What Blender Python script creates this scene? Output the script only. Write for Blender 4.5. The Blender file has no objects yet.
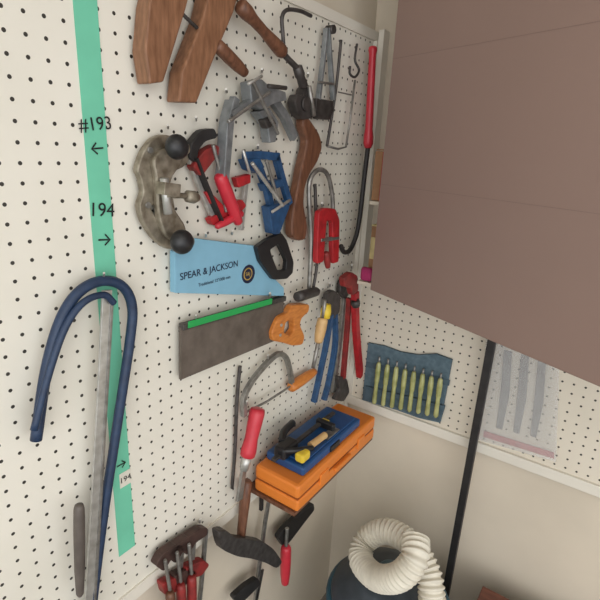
import bpy, bmesh, math, random
from mathutils import Vector, Matrix, Euler
random.seed(3)
sc=bpy.context.scene
sc.view_settings.view_transform='Standard'
K=0.75           # metres per layout unit
CZ=1.65          # camera height
def U(x,y,z): return Vector((x*K,y*K,(z-1.6)*K+CZ))
# ---------- camera ----------
cam=bpy.data.cameras.new('camera');co=bpy.data.objects.new('camera',cam);sc.collection.objects.link(co)
cam.lens=28.8;cam.clip_start=.02
co.rotation_euler=[math.radians(a) for a in (72.33,-2.79,35.11)]
co.location=U(.88,0,1.6)
sc.camera=co
R=Euler(co.rotation_euler).to_matrix()
C=co.location.copy()
# image pixel back-projected from the camera onto a plane parallel to pegboard wall (x=off) / back wall (y=const)
def P(px,py,off=0.0):
    d=R@Vector((px-300,300-py,-480));t=(off*K-C.x)/d.x;return C+d*t
def PY(px,py,y):
    d=R@Vector((px-300,300-py,-480));t=(y*K-C.y)/d.y;return C+d*t
def S(px,py,off=0.0):
    d=R@Vector((px-300,300-py,-480));return (off*K-C.x)/d.x
YB=1.69
# ---------- materials ----------
def lin(c):
    return tuple(((v/255)/12.92 if v/255<=.04045 else ((v/255+.055)/1.055)**2.4) for v in c)
MC={}
def M(name,c,rough=.5,metal=0,var=.15,scale=40,bump=.0,c2=None,stretch=None,trans=0,alpha=1):
    if name in MC: return MC[name]
    m=bpy.data.materials.new(name);m.use_nodes=True;nt=m.node_tree;b=nt.nodes['Principled BSDF']
    b.inputs['Roughness'].default_value=rough;b.inputs['Metallic'].default_value=metal
    b.inputs['Alpha'].default_value=alpha
    if trans: b.inputs['Transmission Weight'].default_value=trans
    l=lin(c);tc=nt.nodes.new('ShaderNodeTexCoord');no=nt.nodes.new('ShaderNodeTexNoise');no.inputs['Scale'].default_value=scale;no.inputs['Detail'].default_value=5
    if stretch:
        mp=nt.nodes.new('ShaderNodeMapping');mp.inputs['Scale'].default_value=stretch;nt.links.new(tc.outputs['Object'],mp.inputs[0]);nt.links.new(mp.outputs[0],no.inputs['Vector'])
    else: nt.links.new(tc.outputs['Object'],no.inputs['Vector'])
    cr=nt.nodes.new('ShaderNodeValToRGB');cr.color_ramp.elements[0].position=.3;cr.color_ramp.elements[1].position=.7
    d=lin(c2) if c2 else tuple(v*(1-2*var) for v in l)
    cr.color_ramp.elements[0].color=(*d,1);cr.color_ramp.elements[1].color=(*l,1)
    nt.links.new(no.outputs[0],cr.inputs[0]);nt.links.new(cr.outputs[0],b.inputs['Base Color'])
    if bump:
        bp=nt.nodes.new('ShaderNodeBump');bp.inputs['Strength'].default_value=bump;bp.inputs['Distance'].default_value=.002
        nt.links.new(no.outputs[0],bp.inputs['Height']);nt.links.new(bp.outputs[0],b.inputs['Normal'])
    MC[name]=m;return m
def pegmat(name,axes,c):
    m=bpy.data.materials.new(name);m.use_nodes=True;nt=m.node_tree;b=nt.nodes['Principled BSDF'];L=nt.links
    b.inputs['Roughness'].default_value=.5
    tc=nt.nodes.new('ShaderNodeTexCoord');sx=nt.nodes.new('ShaderNodeSeparateXYZ');L.new(tc.outputs['Object'],sx.inputs[0])
    def mth(op,a,bb=None):
        n=nt.nodes.new('ShaderNodeMath');n.operation=op
        for i,v in enumerate((a,bb)):
            if v is None: continue
            if isinstance(v,(int,float)): n.inputs[i].default_value=v
            else: L.new(v,n.inputs[i])
        return n.outputs[0]
    r=[]
    for ax in axes:
        f=mth('FRACT',mth('ADD',mth('DIVIDE',sx.outputs[ax],.0254),100.0));r.append(mth('POWER',mth('SUBTRACT',f,.5),2.0))
    d=mth('SQRT',mth('ADD',r[0],r[1]))
    hole=mth('LESS_THAN',d,.108)
    no=nt.nodes.new('ShaderNodeTexNoise');no.inputs['Scale'].default_value=3;no.inputs['Detail'].default_value=6;L.new(tc.outputs['Object'],no.inputs['Vector'])
    cr=nt.nodes.new('ShaderNodeValToRGB');l=lin(c);cr.color_ramp.elements[0].color=(l[0]*.9,l[1]*.9,l[2]*.88,1);cr.color_ramp.elements[1].color=(*l,1);cr.color_ramp.elements[0].position=.3;cr.color_ramp.elements[1].position=.6
    L.new(no.outputs[0],cr.inputs[0])
    mx=nt.nodes.new('ShaderNodeMix');mx.data_type='RGBA';L.new(hole,mx.inputs['Factor']);L.new(cr.outputs[0],mx.inputs['A']);mx.inputs['B'].default_value=(.03,.026,.02,1)
    L.new(mx.outputs['Result'],b.inputs['Base Color'])
    return m
cream=M('cream_paint',(214,203,184),.6,var=.06,scale=4)
white=M('white_trim_paint',(224,219,206),.5,var=.04,scale=6)
steel=M('steel',(160,158,153),.42,.7,c2=(120,117,112),scale=60)
brightsteel=M('bright_steel',(200,200,196),.38,.65,c2=(168,166,160),scale=60)
dsteel=M('dark_steel',(88,84,82),.5,.5,c2=(60,56,54),scale=60)
iron=M('black_iron',(48,46,46),.55,.3,var=.2)
black=M('black_plastic',(30,30,32),.42,0,var=.1)
nickel=M('worn_nickel',(164,156,140),.45,.6,c2=(108,98,82),scale=60,bump=.15)
grey=M('grey_cast_metal',(150,154,156),.48,.5,c2=(116,120,122),scale=50)
red=M('red_paint',(182,36,42),.5,c2=(146,28,34),scale=50)
redp=M('red_plastic',(196,48,62),.38,var=.08)
dred=M('dull_red_paint',(148,42,40),.55,c2=(100,32,30))
blue=M('blue_paint',(40,82,124),.5,c2=(30,60,94),scale=60)
nblue=M('navy_blue_paint',(36,58,88),.5,c2=(26,42,68),scale=60)
lblue=M('light_blue_card',(128,178,202),.6,var=.03)
wood=M('oiled_wood',(146,104,76),.48,c2=(110,74,50),scale=26,stretch=(6,6,1.2))
dwood=M('dark_wood',(120,80,58),.48,c2=(86,54,38),scale=26,stretch=(6,6,1.2))
owood=M('orange_beech',(210,134,62),.42,c2=(184,108,46),scale=20,stretch=(2,2,8))
lwood=M('light_wood',(210,174,120),.5,c2=(180,142,92),scale=20)
orange=M('orange_plastic',(224,128,48),.45,var=.06,scale=10)
dorange=M('dark_orange',(150,74,22),.5)
teal=M('teal_plastic',(48,88,104),.45,var=.08)
yellow=M('yellow_plastic',(220,190,56),.45,var=.05)
tape=M('green_masking_tape',(112,198,166),.65,var=.06,scale=14)
bluebox=M('blue_case_plastic',(32,76,128),.4,var=.1)
green=M('green_card',(30,158,78),.5,var=.04)
# ---------- grouping ----------
groups=[];cur=None
def G(name):
    global cur
    e=bpy.data.objects.new(name,None);e.empty_display_size=.03;sc.collection.objects.link(e);cur=(e,[]);groups.append(cur);return e
def reg(o,top=False):
    sc.collection.objects.link(o)
    if not top and cur is not None: cur[1].append(o)
    return o
def mesh(name,vs,fs,mat,smooth=False,bevel=0,top=False):
    me=bpy.data.meshes.new(name);me.from_pydata([tuple(v) for v in vs],[],fs);bm=bmesh.new();bm.from_mesh(me)
    bmesh.ops.recalc_face_normals(bm,faces=bm.faces);bm.to_mesh(me);bm.free()
    for p in me.polygons:p.use_smooth=smooth
    me.materials.append(mat);o=bpy.data.objects.new(name,me);reg(o,top)
    if bevel:
        b=o.modifiers.new('bevel','BEVEL');b.width=bevel;b.segments=2;b.limit_method='ANGLE'
    return o
def rnd(pts,r=.28):
    out=[]
    n=len(pts)
    for i in range(n):
        a,b,c=pts[i-1],pts[i],pts[(i+1)%n]
        p=(b[0]+(a[0]-b[0])*r,b[1]+(a[1]-b[1])*r);q=(b[0]+(c[0]-b[0])*r,b[1]+(c[1]-b[1])*r)
        out+=[p,(.25*p[0]+.5*b[0]+.25*q[0],.25*p[1]+.5*b[1]+.25*q[1]),q]
    return out
def plate(name,pts,off,th,mat,bevel=.001,hole=None,rd=0):
    """flat plate lying parallel to the pegboard, outline in image pixels projected onto its front face"""
    if th>.02: th*=.75
    if rd: pts=rnd(pts,rd);hole=[rnd(h,rd) for h in hole] if hole else None
    f=[P(x,y,off+th) for x,y in pts];dx=Vector((th*K,0,0));bm=bmesh.new()
    fv=[bm.verts.new(v) for v in f]
    edges=[bm.edges.new((fv[i],fv[(i+1)%len(fv)])) for i in range(len(fv))]
    if hole:
        for h in hole:
            hv=[bm.verts.new(P(x,y,off+th)) for x,y in h];edges+=[bm.edges.new((hv[i],hv[(i+1)%len(hv)])) for i in range(len(hv))]
    bmesh.ops.triangle_fill(bm,use_beauty=True,use_dissolve=False,edges=edges)
    ex=bmesh.ops.extrude_face_region(bm,geom=list(bm.faces))
    bmesh.ops.translate(bm,vec=-dx,verts=[g for g in ex['geom'] if isinstance(g,bmesh.types.BMVert)])
    bmesh.ops.dissolve_limit(bm,angle_limit=.01,verts=bm.verts,edges=bm.edges)
    bmesh.ops.recalc_face_normals(bm,faces=bm.faces)
    me=bpy.data.meshes.new(name);bm.to_mesh(me);bm.free();me.materials.append(mat)
    o=bpy.data.objects.new(name,me);reg(o)
    if bevel:
        b=o.modifiers.new('bevel','BEVEL');b.width=bevel;b.segments=2;b.limit_method='ANGLE'
    return o
def cat(pts,n=8):
    if len(pts)<3:return [p.copy() for p in pts]
    q=[pts[0]*2-pts[1]]+list(pts)+[pts[-1]*2-pts[-2]];out=[]
    for i in range(1,len(q)-2):
        a,b,c,d=q[i-1:i+3]
        for k in range(n):
            t=k/n;out.append(.5*((2*b)+(c-a)*t+(2*a-5*b+4*c-d)*t*t+(3*b-a-3*c+d)*t**3))
    out.append(pts[-1]);return out
def sweep(name,pts,radii,mat,seg=12):
    n=len(pts);T=[(pts[min(i+1,n-1)]-pts[max(i-1,0)]).normalized() for i in range(n)]
    up=Vector((1,0,0)) if abs(T[0].x)<.9 else Vector((0,0,1))
    u=(up-T[0]*up.dot(T[0])).normalized();vs=[];fs=[]
    for i in range(n):
        u=(u-T[i]*u.dot(T[i])).normalized();w=T[i].cross(u);r=radii[i] if hasattr(radii,'__len__') else radii
        for k in range(seg):
            a=2*math.pi*k/seg;vs.append(pts[i]+(u*math.cos(a)+w*math.sin(a))*r)
    for i in range(n-1):
        for k in range(seg):
            k2=(k+1)%seg;fs.append((i*seg+k,i*seg+k2,(i+1)*seg+k2,(i+1)*seg+k))
    fs.append(tuple(range(seg)));fs.append(tuple(range((n-1)*seg,n*seg)))
    o=mesh(name,vs,fs,mat,smooth=True)
    o.data.polygons[len(fs)-1].use_smooth=False;o.data.polygons[len(fs)-2].use_smooth=False
    return o
def V3(p):return P(*p) if len(p)==3 else P(p[0],p[1],.03)
def tube(name,pts,rpx,mat,smooth=True,n=8):
    m=pts[len(pts)//2];s=S(m[0],m[1],m[2] if len(m)>2 else .03)
    q=[V3(p) for p in pts];q=cat(q,n) if smooth else q
    return sweep(name,q,rpx*s,mat)
def lathe(name,p,q,prof,mat,seg=16):
    """turned part between two points; prof = (t, radius)"""
    s=S(p[0],p[1],p[2]);a=V3(p);b=V3(q);d=b-a
    return sweep(name,[a+d*t for t,_ in prof],[max(r,.01)*s for _,r in prof],mat,seg)
def disc(name,p,r,h,mat):
    """disc lying flat against the board"""
    s=S(*p);a=P(*p);X=Vector((1,0,0))
    return sweep(name,[a,a+X*h*K],[r*s,r*s],mat,28)
HANDLE=[(0,.4),(.01,.75),(.05,.95),(.15,1),(.4,1.02),(.7,.95),(.88,.8),(.97,.7),(1,.4)]
def handle(name,p,q,r,mat,prof=HANDLE): return lathe(name,p,q,[(t,k*r) for t,k in prof],mat)
def rod(name,p,q,r,mat): return lathe(name,p,q,[(0,r*.8),(.01,r),(.99,r),(1,r*.8)],mat)
def screw(name,p,q,r,mat):
    n=40;return lathe(name,p,q,[(i/n,r*(1 if i%2 else .8)) for i in range(n+1)],mat)
def flat(name,pts,wpx,d,mat,smooth=True,n=6,bevel=.0008):
    """flat strip following a path; d thickness along the wall normal"""
    m=pts[len(pts)//2];off=m[2] if len(m)>2 else .03
    s=S(m[0],m[1],off);q=[V3(p) for p in pts];
    if smooth:q=cat(q,n)
    X=Vector((1,0,0));N=len(q);vs=[];fs=[]
    ws=wpx if hasattr(wpx,'__len__') else (wpx,wpx)
    for i in range(N):
        t=(q[min(i+1,N-1)]-q[max(i-1,0)]).normalized();sd=t.cross(X).normalized();f=i/(N-1);w=(ws[0]*(1-f)+ws[1]*f)*s/2;h=d*K/2
        vs+=[q[i]+sd*w+X*h,q[i]-sd*w+X*h,q[i]-sd*w-X*h,q[i]+sd*w-X*h]
    for i in range(N-1):
        for k in range(4):
            k2=(k+1)%4;fs.append((i*4+k,i*4+k2,(i+1)*4+k2,(i+1)*4+k))
    fs+=[(0,1,2,3),(N*4-4,N*4-3,N*4-2,N*4-1)]
    return mesh(name,vs,fs,mat,bevel=bevel)
def box(name,x0,x1,y0,y1,z0,z1,mat,bevel=0,top=False):
    a=U(x0,y0,z0);b=U(x1,y1,z1);vs=[(x,y,z) for x in (a.x,b.x) for y in (a.y,b.y) for z in (a.z,b.z)]
    return mesh(name,vs,[(0,1,3,2),(4,5,7,6),(0,1,5,4),(2,3,7,6),(0,2,6,4),(1,3,7,5)],mat,bevel=bevel,top=top)
def knob(name,p,r,mat,sq=1):
    s=S(*p)*r;c=P(*p);X=Vector((1,0,0));pts=[c+X*(-math.cos(math.pi*i/14))*s*sq for i in range(15)]
    return sweep(name,pts,[max(.00005,s*math.sin(math.pi*i/14)) for i in range(15)],mat,24)
def text(name,s,loc,size,mat,rot=(math.pi/2,0,math.pi/2),roll=0):
    c=bpy.data.curves.new(name,'FONT');c.body=s;c.size=size;c.align_x='CENTER';c.align_y='CENTER';c.extrude=.0001
    o=bpy.data.objects.new(name,c);o.location=loc
    o.rotation_euler=(Matrix.Rotation(roll,3,'X')@Euler(rot).to_matrix()).to_euler();c.materials.append(mat);reg(o);return o
# ---------- room shell ----------
FL=-.6
box('floor',-.2,4.2,-3.2,1.9,FL-.1,FL,M('concrete_floor',(140,132,122),.8,var=.12,scale=8),top=True)
box('ceiling',-.2,4.2,-1.6,1.9,2.7,2.8,white,top=True)
box('wall_left',-.16,-.025,-3.2,1.9,FL,2.7,cream,top=True)
box('wall_back',-.025,4.2,YB+.03,YB+.15,FL,2.7,cream,top=True)
pa=pegmat('pegboard_a',(1,2),(225,221,209));pb=pegmat('pegboard_b',(0,2),(220,212,196))
box('pegboard_left',-.008,0,-2.0,YB-.02,.47,1.965,pa,top=True)
box('trim_1',-.025,.008,-2.0,YB,1.965,1.995,white,top=True)
box('trim_2',-.025,.006,-2.0,YB,.43,.47,white,top=True)
box('trim_3',-.025,.014,YB-.022,YB+.0,.43,1.965,white,top=True)
box('pegboard_back',.03,1.9,YB-.006,YB,.585,1.10,pb,top=True)
box('trim_4',-.02,1.9,YB-.018,YB+.03,.545,.585,white,bevel=.002,top=True)
box('trim_5',.014,.034,YB-.014,YB+.03,.585,2.0,white,top=True)
# ---------- tape + writing ----------
G('masking_tape')
ink=M('black_ink',(20,20,22),.6)
box('strip',.0005,.0018,.545,.592,.60,1.97,tape)
for s,z,sz,rl in (('#193',1.622,.03,.12),('\u2190',1.578,.032,.1),('194',1.46,.034,-.1),('\u2192',1.40,.034,-.1),('K',1.0,.026,0),('\u2192',.86,.03,0)):
    text('mark',s,U(.004,.569,z),sz*.85,ink,roll=rl)
box('sticker',.002,.003,.562,.592,.795,.835,white)
text('sticker_number','194',U(.0038,.577,.815),.016,ink)
# ---------- bow saw (blue) ----------
G('bow_saw')
tube('frame',[(36,440,.03),(46,372,.03),(60,322,.03),(78,293,.03),(101,281,.03),(122,286,.03),(132,306,.03),(130,340,.03),(118,420,.03),(103,520,.03),(93,600,.03),(88,650,.03)],5,nblue)
tube('inner_frame',[(34,430,.045),(50,370,.045),(66,326,.045),(84,302,.045),(104,295,.045),(114,303,.045)],3.6,nblue)
flat('blade',[(107,290,.035),(99,440,.035),(86,650,.035)],10,.006,brightsteel)
flat('blade_spine',[(111,300,.035),(103,440,.035),(91,650,.035)],3,.012,steel)
handle('tension_knob',(79,504,.05),(80,596,.05),5.5,M('taupe_plastic',(92,84,78),.5))
# ---------- hand screw clamp ----------
G('wooden_hand_screw_clamp')
plate('jaw',[(160,-45),(200,-45),(186,10),(164,82),(150,84),(145,50),(149,6)],.01,.055,wood,.003)
plate('jaw',[(218,-45),(250,-45),(234,12),(213,62),(197,103),(179,102),(182,72),(203,18)],.01,.055,wood,.003)
screw('screw',(176,8,.045),(216,46,.045),2.2,dsteel)
screw('screw',(170,-30,.045),(256,-8,.045),2.2,dsteel)
handle('screw_handle',(216,44,.045),(246,74,.045),7,dwood)
# ---------- router plane ----------
G('router_plane')
plate('base',[(152,139),(163,134),(176,137),(188,150),(190,160),(183,168),(172,172),(170,186),(174,200),(176,214),(184,222),(188,236),(184,248),(168,250),(155,240),(143,222),(139,206),(144,192),(141,178),(137,170),(143,152)],.01,.018,nickel,.002,rd=.3,
      hole=[[(154,160),(163,164),(161,176),(152,174)],[(150,206),(158,204),(164,214),(156,218)]])
plate('bridge',[(160,150),(182,146),(184,162),(173,176),(169,190),(173,206),(186,226),(183,244),(166,238),(158,215),(157,180),(153,160)],.026,.016,nickel,.003,rd=.3)
disc('knob_post',(176,148,.035),6,.03,nickel)
knob('knob',(177,147,.075),12.5,black,.85)
disc('knob_post',(181,240,.035),6,.03,nickel)
knob('knob',(182,242,.075),12.5,black,.85)
rod('cutter_post',(164,178,.055),(168,214,.055),4.5,brightsteel)
rod('clamp_screw',(166,195,.06),(190,196,.06),3,nickel)
lathe('thumb_screw',(186,196,.06),(199,198,.06),[(0,3),(.1,6),(.6,6.5),(.9,4),(1,1)],nickel)
flat('collar',[(160,188,.055),(176,190,.055)],12,.03,nickel)
disc('screw_head',(147,205,.026),3,.006,steel);disc('screw_head',(149,150,.026),3,.006,steel)
# ---------- red bar clamps ----------
G('bar_clamp')
flat('bar',[(190,158,.02),(201,188,.02),(218,227,.02)],7,.01,brightsteel)
flat('edge',[(195,158,.035),(206,186,.035),(222,224,.035)],2.2,.02,iron)
plate('fixed_jaw',[(189,158),(192,142),(202,130),(215,128),(218,138),(206,141),(199,150),(197,163)],.012,.03,iron,.002,rd=.25)
plate('sliding_jaw',[(193,167),(203,152),(216,144),(223,150),(214,161),(202,177)],.012,.034,dred,.002,rd=.2)
screw('spindle',(213,145,.04),(222,180,.04),2.2,steel)
handle('grip',(219,174,.045),(239,224,.045),7,redp)
G('bar_clamp')
flat('bar',[(246,178,.02),(241,230,.02)],4.5,.01,brightsteel)
plate('jaw',[(205,191),(213,194),(225,207),(242,199),(247,206),(237,216),(230,224),(214,226),(210,219),(219,214),(212,204)],.012,.028,red,.002,rd=.2)
screw('spindle',(222,190,.035),(226,212,.035),2,steel)
handle('grip',(242,213,.04),(216,227,.04),4,redp)
plate('top_jaw',[(236,178),(251,174),(251,183),(239,188)],.012,.025,red,.002)
# ---------- grey corner clamp ----------
G('corner_clamp')
flat('long_rail',[(235,98,.035),(229,120,.035),(224,180,.035)],8,.018,grey,smooth=False)
flat('rail_lip',[(230,100,.045),(224,122,.045),(220,180,.045)],2.5,.03,grey,smooth=False)
flat('cross_rail',[(230,116,.04),(256,98,.04),(276,92,.04)],8,.018,grey,smooth=False)
flat('right_rail',[(270,96,.035),(284,116,.035),(294,138,.035)],9,.018,grey,smooth=False)
plate('corner_block',[(250,82),(262,79),(270,86),(286,92),(287,100),(274,104),(262,110),(252,102)],.02,.045,grey,.002)
plate('sliding_jaw',[(258,112),(270,108),(279,122),(276,142),(270,143),(268,126)],.02,.04,grey,.002)
screw('screw',(252,80,.075),(278,134,.075),2.2,steel)
rod('tommy_bar',(248,84,.078),(262,76,.078),1.5,brightsteel)
screw('screw',(270,92,.075),(228,122,.075),1.8,steel)
rod('tommy_bar',(268,86,.078),(286,88,.078),2.2,dsteel)
plate('pad',[(264,120),(272,116),(277,124),(268,129)],.04,.03,dsteel,.002)
# ---------- blue corner clamp ----------
G('corner_clamp')
flat('top_rail',[(244,156,.03),(260,155,.03),(278,157,.03)],8,.016,blue,smooth=False)
flat('long_rail',[(275,154,.03),(281,176,.03),(289,204,.03)],7,.016,blue,smooth=False)
flat('inner_rail',[(256,160,.03),(267,190,.03),(276,233,.03)],7,.016,blue,smooth=False)
plate('lower_block',[(269,207),(286,200),(290,207),(285,220),(280,234),(273,234)],.015,.04,blue,.002)
plate('upper_block',[(246,160),(260,158),(265,167),(260,174),(250,170)],.015,.04,blue,.002)
plate('sliding_jaw',[(264,184),(282,179),(285,186),(267,192)],.02,.035,blue,.002)
screw('screw',(252,163,.065),(283,206,.065),2.2,brightsteel)
screw('screw',(266,160,.06),(278,200,.06),2,steel)
rod('tommy_bar',(243,150,.065),(250,174,.065),1.5,brightsteel)
rod('tommy_bar',(272,212,.065),(290,200,.065),1.5,brightsteel)
# ---------- brace with wooden handle ----------
G('carpenters_brace')
handle('pad_handle',(239,4,.05),(284,54,.05),8,dwood,[(0,.5),(.03,.95),(.15,1.0),(.3,.75),(.5,.7),(.75,.9),(.92,1),(.98,.8),(1,.4)])
tube('crank',[(284,52,.05),(283,36,.05),(282,18,.05),(287,10,.05),(300,11,.05),(311,16,.05)],2,dsteel)
tube('crank_lower',[(282,52,.05),(289,60,.05),(297,68,.05),(302,74,.05)],3,dsteel)
lathe('chuck',(297,66,.05),(304,88,.05),[(0,3),(.05,5),(.4,5.5),(.5,4.5),(.9,5),(1,2)],dsteel)
# ---------- wooden hand drill ----------
G('wooden_breast_drill')
plate('stock',[(305,112),(312,122),(320,134),(323,147),(318,162),(310,174),(305,188),(304,206),(308,226),(306,240),(298,241),(292,236),(293,214),(298,190),(302,168),(306,152),(308,140),(303,126)],.015,.04,dwood,.004,rd=.3)
plate('metal_plate',[(298,94),(303,96),(305,88),(310,84),(312,96),(314,118),(304,120),(298,114),(295,102)],.02,.04,dsteel,.003,rd=.2)
rod('spindle',(309,86,.055),(314,116,.055),2.4,steel)
disc('gear',(305,104,.05),7,.008,dsteel)
# ---------- caliper ----------
G('outside_caliper')
flat('leg',[(326,28,.03),(323,60,.03),(318,100,.03)],(2.5,4),.015,grey)
flat('leg',[(328,28,.03),(330,60,.03),(333,100,.03)],(2.5,4),.015,grey)
disc('hinge',(327,30,.02),4,.025,dsteel)
plate('foot',[(317,98),(334,101),(334,110),(330,120),(319,119),(316,110)],.015,.03,dsteel,.002)
rod('adjusting_screw',(318,82,.04),(334,84,.04),1.2,steel)
# ---------- light frame saw ----------
G('coping_saw')
tube('frame',[(341,40,.03),(337,80,.03),(332,115,.03),(327,146,.03)],1.5,dsteel)
tube('bow',[(327,146,.03),(338,149,.03),(346,147,.03),(350,120,.03),(355,80,.03)],1.1,steel,smooth=False)
rod('blade',(338,92,.03),(352,95,.03),.7,steel)
G('steel_hook')
tube('hook',[(357,44,.03),(355,60,.035),(359,70,.045),(355,77,.05),(350,74,.05),(350,66,.05)],1.2,dsteel)
# ---------- pry bar ----------
G('pry_bar')
handle('grip',(373,46,.05),(368,148,.05),4.5,redp,[(0,.5),(.01,.9),(.04,1),(.08,.8),(.3,.85),(.8,.9),(.88,1.15),(.95,1.2),(1,.8)])
tube('shaft',[(368,146,.05),(364,180,.05),(360,215,.05),(356,236,.05),(350,250,.05),(344,252,.06),(341,246,.065)],2.3,iron)
# ---------- socket brace ----------
G('wheel_brace')
tube('crank',[(309,290,.04),(311,240,.04),(309,200,.04),(310,180,.04),(318,170,.04),(327,174,.04),(332,194,.04),(333,216,.04)],2.4,steel)
lathe('socket',(297,297,.05),(318,291,.05),[(0,3),(0.01,5),(.2,5.5),(.9,5),(1,3)],dsteel)
tube('second_leg',[(315,184,.035),(316,220,.035),(317,262,.035),(313,290,.035)],1.6,dsteel)
# ---------- red clamp small ----------
G('c_clamp')
plate('frame',[(319,212),(326,208),(336,209),(340,220),(339,262),(333,264),(333,222),(327,220),(324,262),(317,264)],.05,.025,red,.003,rd=.15)
screw('screw',(320,240,.065),(338,238,.065),2.2,steel)
handle('knob',(326,252,.065),(328,268,.065),3.5,dred)
# ---------- saw in blue card sleeve ----------
G('boxed_tenon_saw')
plate('card_sleeve',[(175,252),(192,238),(256,246),(262,258),(270,274),(284,288),(284,296),(175,293)],.008,.018,lblue,.0008)
plate('handle',[(257,247),(268,239),(282,233),(287,240),(294,262),(293,273),(287,279),(274,280),(268,272),(261,262)],.027,.016,black,.0015,hole=[[(270,250),(279,244),(287,261),(286,270),(278,271)]],rd=.14)
navy=M('navy_print',(20,32,64),.5);gold=M('gold_print',(190,160,80),.5)
text('label','SPEAR & JACKSON',P(211,270,.028),.0185,navy)
text('label_small','Traditional 12"/300 mm',P(215,281,.028),.009,navy)
disc('crest',(248,274,.0255),9.5,.0025,navy)
disc('crest_ring',(248,274,.028),6.5,.0006,gold);disc('crest_centre',(248,274,.0286),5.2,.0006,navy)
text('crest_mark','S&J',P(248,274,.0298),.011,gold)
# ---------- back saw ----------
G('tenon_saw')
sawst=M('saw_blade_dull',(110,100,92),.5,.25,c2=(88,79,71),scale=30)
plate('blade',[(181,328),(284,299),(283,326),(277,340),(181,380)],.015,.008,sawst,.0005)
flat('spine',[(181,327,.022),(284,298,.022)],5,.018,dsteel,smooth=False)
flat('green_label',[(188,325,.0325),(272,301,.0325)],6,.002,green,smooth=False)
plate('handle',[(279,317),(289,312),(293,305),(310,304),(309,312),(302,318),(300,325),(305,336),(303,345),(293,346),(284,343),(273,341),(272,333),(275,325)],.01,.035,owood,.003,hole=[[(286,322),(294,319),(295,330),(290,336),(284,333)]],rd=.25)
for x,y in ((281,325),(280,335)): disc('saw_nut',(x,y,.036),1.6,.003,brightsteel)
# ---------- hacksaw ----------
G('hacksaw')
flat('frame',[(244,416,.03),(244,398,.03),(252,381,.03),(266,364,.03),(278,354,.03),(286,358,.03),(290,372,.03),(292,384,.03)],5,.014,steel)
flat('blade',[(244,413,.03),(266,402,.03),(291,386,.03)],2.5,.004,steel,smooth=False)
handle('grip',(290,388,.03),(315,371,.03),5.5,owood)
G('steel_rod')
tube('hanger',[(240,366,.012),(237,400,.012),(235,450,.012),(232,488,.012)],1.8,dsteel)
# ---------- pliers / wrenches ----------
G('pliers')
plate('head',[(328,294),(334,290),(341,296),(340,312),(334,320),(328,312)],.02,.03,dsteel,.002,rd=.2)
flat('handle',[(331,314,.035),(326,345,.035),(316,392,.035),(314,402,.035)],(3.5,4.5),.02,blue)
flat('handle',[(335,314,.035),(335,345,.035),(329,380,.035),(324,400,.035)],(3.5,4.5),.02,blue)
G('chisel')
handle('wood_grip',(323,318,.06),(318,343,.06),5.5,lwood)
rod('blade',(318,343,.06),(313,368,.06),2,steel)
rod('shank',(325,300,.06),(323,319,.06),2,steel)
lathe('ferrule',(327,304,.06),(325,318,.06),[(0,4),(.5,5.5),(1,5)],yellow)
G('adjustable_wrench')
plate('head',[(342,280),(350,275),(354,284),(350,292),(346,300),(340,292)],.01,.025,dsteel,.002,rd=.2)
flat('handle',[(344,296,.02),(340,340,.02),(333,392,.02)],(4,6),.012,steel)
G('pipe_wrench')
plate('hook_jaw',[(344,278),(352,272),(358,276),(359,290),(353,296),(351,288),(345,287)],.055,.03,dred,.002,rd=.2)
flat('handle',[(355,292,.065),(356,330,.065),(360,376,.065)],(7,7),.022,red)
lathe('adjusting_nut',(355,300,.07),(356,306,.07),[(0,4),(.5,5),(1,4)],dsteel)
G('pipe_wrench')
flat('handle',[(349,298,.04),(347,330,.04),(343,378,.04)],(4,5),.018,dred)
plate('jaw',[(338,376),(347,378),(350,392),(344,402),(334,400),(340,390)],.03,.022,dsteel,.002,rd=.2)
# ---------- case on shelf ----------
G('wall_shelf')
box('board',.0,.20,1.03,1.57,.49,.504,dwood,bevel=.001)
for y in (1.10,1.48):
    box('bracket_arm',.001,.19,y,y+.012,.476,.49,iron);box('bracket_leg',.001,.012,y,y+.012,.36,.49,iron)
G('tool_case')
box('base',.03,.207,1.035,1.565,.505,.548,orange,bevel=.006)
box('lid',.03,.207,1.035,1.565,.552,.602,orange,bevel=.008)
box('seam',.034,.203,1.04,1.56,.545,.555,dorange)
for y in (1.16,1.42): box('latch',.204,.212,y,y+.05,.53,.572,orange,bevel=.002)
box('handle',.206,.218,1.25,1.36,.532,.548,orange,bevel=.003)
G('plastic_case')
box('body',.04,.192,1.08,1.46,.603,.636,bluebox,bevel=.006)
box('lid_panel',.055,.178,1.10,1.44,.636,.641,bluebox,bevel=.003)
box('latch',.19,.197,1.24,1.30,.61,.63,black,bevel=.001)
G('trigger_clamp')
def UT(name,pts,r,mat,sm=True):
    q=[U(*p) for p in pts];q=cat(q,6) if sm else q
    return sweep(name,q,r*K,mat)
box('bar',.10,.115,1.03,1.40,.652,.662,dsteel,bevel=.001)
box('body',.085,.13,1.06,1.14,.643,.685,black,bevel=.006)
UT('trigger',[(.12,1.07,.675),(.15,1.10,.675),(.17,1.16,.66)],.009,black)
UT('pistol_grip',[(.09,1.10,.675),(.06,1.15,.68),(.045,1.22,.675)],.013,black)
box('jaw',.09,.165,1.30,1.32,.643,.672,black,bevel=.004)
box('pad',.15,.185,1.085,1.13,.643,.675,yellow,bevel=.006)
box('pad',.10,.13,1.32,1.335,.645,.665,yellow,bevel=.003)
G('putty_knife')
UT('grip',[(.155,1.17,.657),(.156,1.18,.657),(.16,1.25,.657),(.16,1.255,.657)],.012,lwood,False)
box('blade',.145,.175,1.25,1.33,.644,.648,steel)
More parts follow.
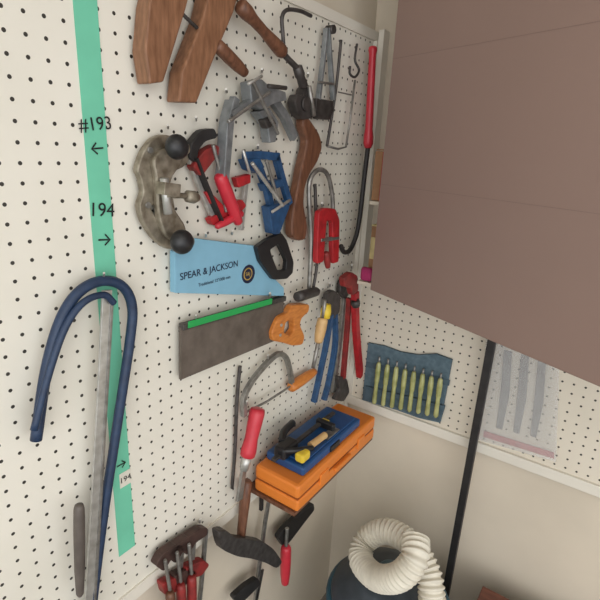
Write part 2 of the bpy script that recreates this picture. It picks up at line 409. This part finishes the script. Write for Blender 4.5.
# ---------- hammer & red handle ----------
G('wood_chisel')
handle('grip',(258,408,.05),(247,458,.05),8.5,redp,[(0,.5),(.02,.85),(.1,.95),(.3,.9),(.6,.8),(.85,.95),(.95,.9),(1,.5)])
lathe('ferrule',(247,456,.05),(244,470,.05),[(0,5),(.5,5.5),(1,4)],brightsteel)
flat('blade',[(244,468,.05),(239,500,.05)],(6,8),.01,steel,smooth=False)
G('claw_hammer')
handle('wood_handle',(247,480,.035),(240,546,.035),5.5,dwood,[(0,.6),(.03,.95),(.3,1),(.7,.85),(1,.8)])
plate('head',[(218,532),(226,530),(236,538),(248,539),(262,541),(274,549),(283,562),(277,569),(266,563),(252,559),(238,557),(222,550)],.035,.04,dsteel,.004,rd=.25)
# ---------- bar clamps low ----------
G('bar_clamp')
flat('bar',[(270,494,.01),(264,530,.01),(254,610,.01)],5,.008,steel)
plate('jaw',[(278,538),(285,528),(300,514),(314,503),(315,510),(304,524),(292,540),(285,548)],.015,.03,iron,.003,rd=.2)
screw('spindle',(287,528,.05),(286,548,.05),2,steel)
handle('grip',(286,546,.05),(285,584,.05),5.5,redp)
G('bar_clamp')
flat('bar',[(262,570,.01),(252,620,.01)],5,.008,dsteel)
plate('jaw',[(233,598),(246,586),(258,578),(262,584),(250,596),(240,606)],.015,.03,iron,.003,rd=.2)
bc=M('brown_cast',(84,62,56),.5,.3,c2=(56,42,38))
for k,(dx,dy) in enumerate(((0,0),(12,-8),(24,-16))):
    G('bar_clamp')
    plate('jaw',[(156+dx,566+dy),(162+dx,555+dy),(176+dx,545+dy),(184+dx,544+dy),(184+dx,551+dy),(172+dx,559+dy),(164+dx,572+dy)],.015,.035,bc,.002,rd=.2)
    flat('bar',[(182+dx,546+dy,.02),(178+dx*.9,600,.02),(172+dx*.8,660,.02)],4,.01,steel)
    screw('spindle',(165+dx,560+dy,.05),(170+dx*.9,590+dy,.05),2,steel)
    plate('sliding_jaw',[(162+dx,584+dy),(180+dx,576+dy),(186+dx,581+dy),(178+dx,592+dy),(165+dx,596+dy)],.015,.035,dred if k!=1 else bc,.002,rd=.2)
    handle('grip',(170+dx*.9,592+dy,.05),(173+dx*.8,640+dy,.05),5,dred if k else dwood)
# ---------- back wall items ----------
hookpos=((196,120),(262,72),(226,92),(258,148),(322,206),(308,76),(232,234),(206,236),(196,318),(270,296),(268,358),(330,286),(352,268),(247,404),(270,490),(200,522),(104,276),(168,128),(300,298))
cen=[]
for e,ch in groups:
    v=[Vector(c) for o in ch if o.type=='MESH' for c in o.bound_box];cen.append(sum(v,Vector())/len(v))
for x,y in hookpos:
    h=P(x,y,0);i=min(range(len(groups)),key=lambda j:(cen[j]-h).length);cur=groups[i]
    tube('peg_hook',[(x,y,.001),(x,y,.035),(x,y-3,.05)],1.1,brightsteel)
cur=None
def PB(px,py,off=0):return PY(px,py,YB-.006-off)
def plateB(name,pts,off,th,mat,bevel=.001):
    f=[PB(x,y,off+th) for x,y in pts];b=[v+Vector((0,th*K,0)) for v in f];n=len(f)
    return mesh(name,f+b,[tuple(range(n)),tuple(range(n,2*n))]+[(i,(i+1)%n,n+(i+1)%n,n+i) for i in range(n)],mat,bevel=bevel)
G('screwdriver_roll')
cloth=M('slate_teal_canvas',(92,112,122),.85,c2=(72,92,102),scale=80,bump=.4)
cloth2=M('slate_teal_canvas_pocket',(80,98,108),.85,c2=(62,80,90),scale=80,bump=.4)
plateB('canvas',[(368,343),(384,346),(400,352),(418,355),(436,354),(452,360),(446,392),(440,423),(418,418),(396,410),(362,400)],.002,.012,cloth)
plateB('pocket',[(365,386),(445,406),(440,422),(418,417),(396,409),(362,399)],.014,.012,cloth2,.003)
plateB('stitched_band',[(367,362),(450,380),(449,386),(366,367)],.014,.003,cloth2,.001)
amber=M('pale_amber_acetate',(212,212,150),.18,c2=(166,170,106),trans=.35)
for i in range(8):
    x=377+i*8.8;y=362+i*2.3
    a=PB(x+2,y,.035);b=PB(x-3,y+42-i*.4,.035);d=b-a
    sweep('grip',[a+d*t for t in (0,.04,.2,.45,.5,.95,1)],[r*K for r in (.005,.009,.011,.010,.008,.010,.005)],amber,10)
    sweep('shaft',[a-d*.12,a+d*.05],.004*K,steel,8)
G('bag_of_chisels')
bag=M('clear_polythene',(226,226,224),.15,var=.03,scale=20,alpha=.28)
gs=M('grey_tool_steel',(104,104,106),.45,.4)
plateB('bag',[(486,338),(560,350),(556,462),(478,440)],.012,.002,bag,0)
for dx,dy in ((0,0),(17,4),(34,8)):
    plateB('blade',[(504+dx,350+dy),(512+dx,352+dy),(509+dx,396+dy),(502+dx,430+dy),(496+dx,428+dy),(500+dx,394+dy)],.003,.006,gs)
plateB('red_card',[(484,431),(554,453),(554,459),(483,437)],.003,.004,red)
plateB('header',[(487,336),(560,346),(560,352),(486,342)],.0145,.004,white)
G('black_steel_bar')
box('bar',.556,.582,1.615,1.64,FL,1.25,iron,bevel=.001)
# cabinet + door
G('wall_cabinet')
brown=M('brown_laminate',(136,113,104),.5,var=.02,scale=5)
dbrown=M('brown_seam',(124,102,94),.6,var=.02)
box('side',.205,.225,1.47,YB,1.155,2.65,brown);box('bottom',.205,1.5,1.47,YB,1.155,1.175,brown);box('side',1.48,1.5,1.47,YB,1.155,2.65,brown);box('back',.205,1.5,YB-.012,YB,1.155,2.65,brown)
ang=math.atan2(-.407,.914);h=U(.2,1.45,1.6)
def doorbox(name,s0,s1,t0,t1,z0,z1,mat,bv=0):
    o=box(name,s0,s1,t0,t1,z0,z1,mat,bevel=bv)
    Mx=Matrix.Translation(Vector((h.x,h.y,0)))@Matrix.Rotation(ang,4,'Z')
    o.data.transform(Mx);return o
doorbox('door',0,1.25,-.02,0,1.149,2.65,brown,.002)
for z in (1.5,1.86,2.22):
    doorbox('seam',.004,1.246,-.0204,-.0195,z,z+.0012,dbrown)
# side shelf stuff
G('corner_shelf')
box('board',.10,.2,1.55,YB,1.42,1.432,cream);box('board',.08,.2,1.55,YB,1.125,1.137,cream)
card=M('cardboard',(158,118,84),.8,var=.1)
G('cardboard_box')
box('carton',.10,.19,1.56,1.68,1.434,1.60,card,bevel=.002)
box('flap',.102,.188,1.565,1.675,1.602,1.607,card);box('tape',.13,.145,1.558,1.56,1.434,1.6,M('tape_red',(170,60,50),.5))
G('cardboard_box')
box('carton',.10,.17,1.585,1.67,1.138,1.34,card,bevel=.003);box('flap',.10,.17,1.585,1.64,1.34,1.345,M('cream_paper',(214,196,140),.7))
box('label',.105,.165,1.581,1.585,1.22,1.30,M('cream_paper',(214,196,140),.7))
G('pink_cloth')
box('fold',.085,.13,1.553,1.578,1.138,1.19,M('magenta_cloth',(176,50,104),.8),bevel=.008)
# ---------- shop vac ----------
G('shop_vacuum')
vc=U(.43,1.34,0)
def vl(name,prof,mat):
    pts=[Vector((vc.x,vc.y,U(0,0,z).z)) for z,_ in prof];return sweep(name,pts,[max(r,.001)*K for _,r in prof],mat,40)
vl('drum',[(FL+.08,.17),(FL+.1,.2),(-.05,.215),(-.03,.225),(.03,.23),(.04,.22)],teal)
vl('lid',[(.035,.215),(.06,.21),(.08,.18),(.1,.15),(.13,.13),(.14,.1),(.145,.001)],M('dark_vac_lid',(66,74,82),.5))
vl('lid_handle',[(.14,.05),(.16,.05),(.17,.04),(.175,.001)],teal)
for a in range(4):
    cx=.43+.15*math.cos(a*1.57+.7);cy=1.34+.15*math.sin(a*1.57+.7)
    UT('caster',[(cx-.015,cy,FL+.035),(cx+.015,cy,FL+.035)],.035,black,False)
    UT('caster_stem',[(cx,cy,FL+.03),(cx,cy,FL+.12)],.012,dsteel,False)
hose=M('white_ribbed_hose',(218,212,196),.55,var=.08)
hp=[PY(*p) for p in [(432,650,1.26),(432,600,1.28),(427,570,1.32),(410,543,1.36),(386,531,1.38),(366,540,1.36),(361,560,1.30),(376,577,1.24),(398,577,1.2),(414,560,1.22),(416,538,1.28)]]
q=cat(hp,80);L=[0]
for i in range(1,len(q)): L.append(L[-1]+(q[i]-q[i-1]).length)
sweep('hose',q,[.031+.0032*math.sin(2*math.pi*l/.0125) for l in L],hose,20)
G('wooden_crate')
rb=M('reddish_wood',(120,72,56),.6,c2=(84,50,40),scale=12,stretch=(1,8,8))
box('top_board',.70,1.4,1.36,1.60,.02,.045,rb,bevel=.002)
box('front',.70,1.4,1.36,1.38,FL,.02,rb);box('side',.70,.72,1.38,1.60,FL,.02,rb);box('side',1.38,1.4,1.38,1.60,FL,.02,rb)
# ---------- finalize groups ----------
bpy.context.view_layer.update()
for e,ch in groups:
    pts=[]
    for o in ch:
        pts+= [o.matrix_world@Vector(c) for c in o.bound_box]
    c=sum(pts,Vector())/len(pts);e.location=c
    for o in ch:
        o.parent=e;o.matrix_parent_inverse=Matrix.Translation(-c)
# ---------- lighting ----------
w=bpy.data.worlds.new('world');sc.world=w;w.use_nodes=True;bg=w.node_tree.nodes['Background'];bg.inputs[0].default_value=(.95,.97,1,1);bg.inputs[1].default_value=1.6
def area(name,loc,tgt,sx,sy,e,col=(1,1,1)):
    l=bpy.data.lights.new(name,'AREA');l.shape='RECTANGLE';l.size=sx;l.size_y=sy;l.energy=e;l.color=col
    o=bpy.data.objects.new(name,l);o.location=loc;o.rotation_euler=(Vector(tgt)-Vector(loc)).to_track_quat('-Z','Y').to_euler();sc.collection.objects.link(o)
area('doorway_daylight',(2.2,-1.6,1.7),(.2,.9,1.2),2.4,2.2,29,(1,.99,.98))
area('overhead_fill',(1.3,.1,2.4),(1.1,.5,0),1.5,1.5,9,(1,.97,.93))  # added overhead fill that lifts the shadows, not a real fitting
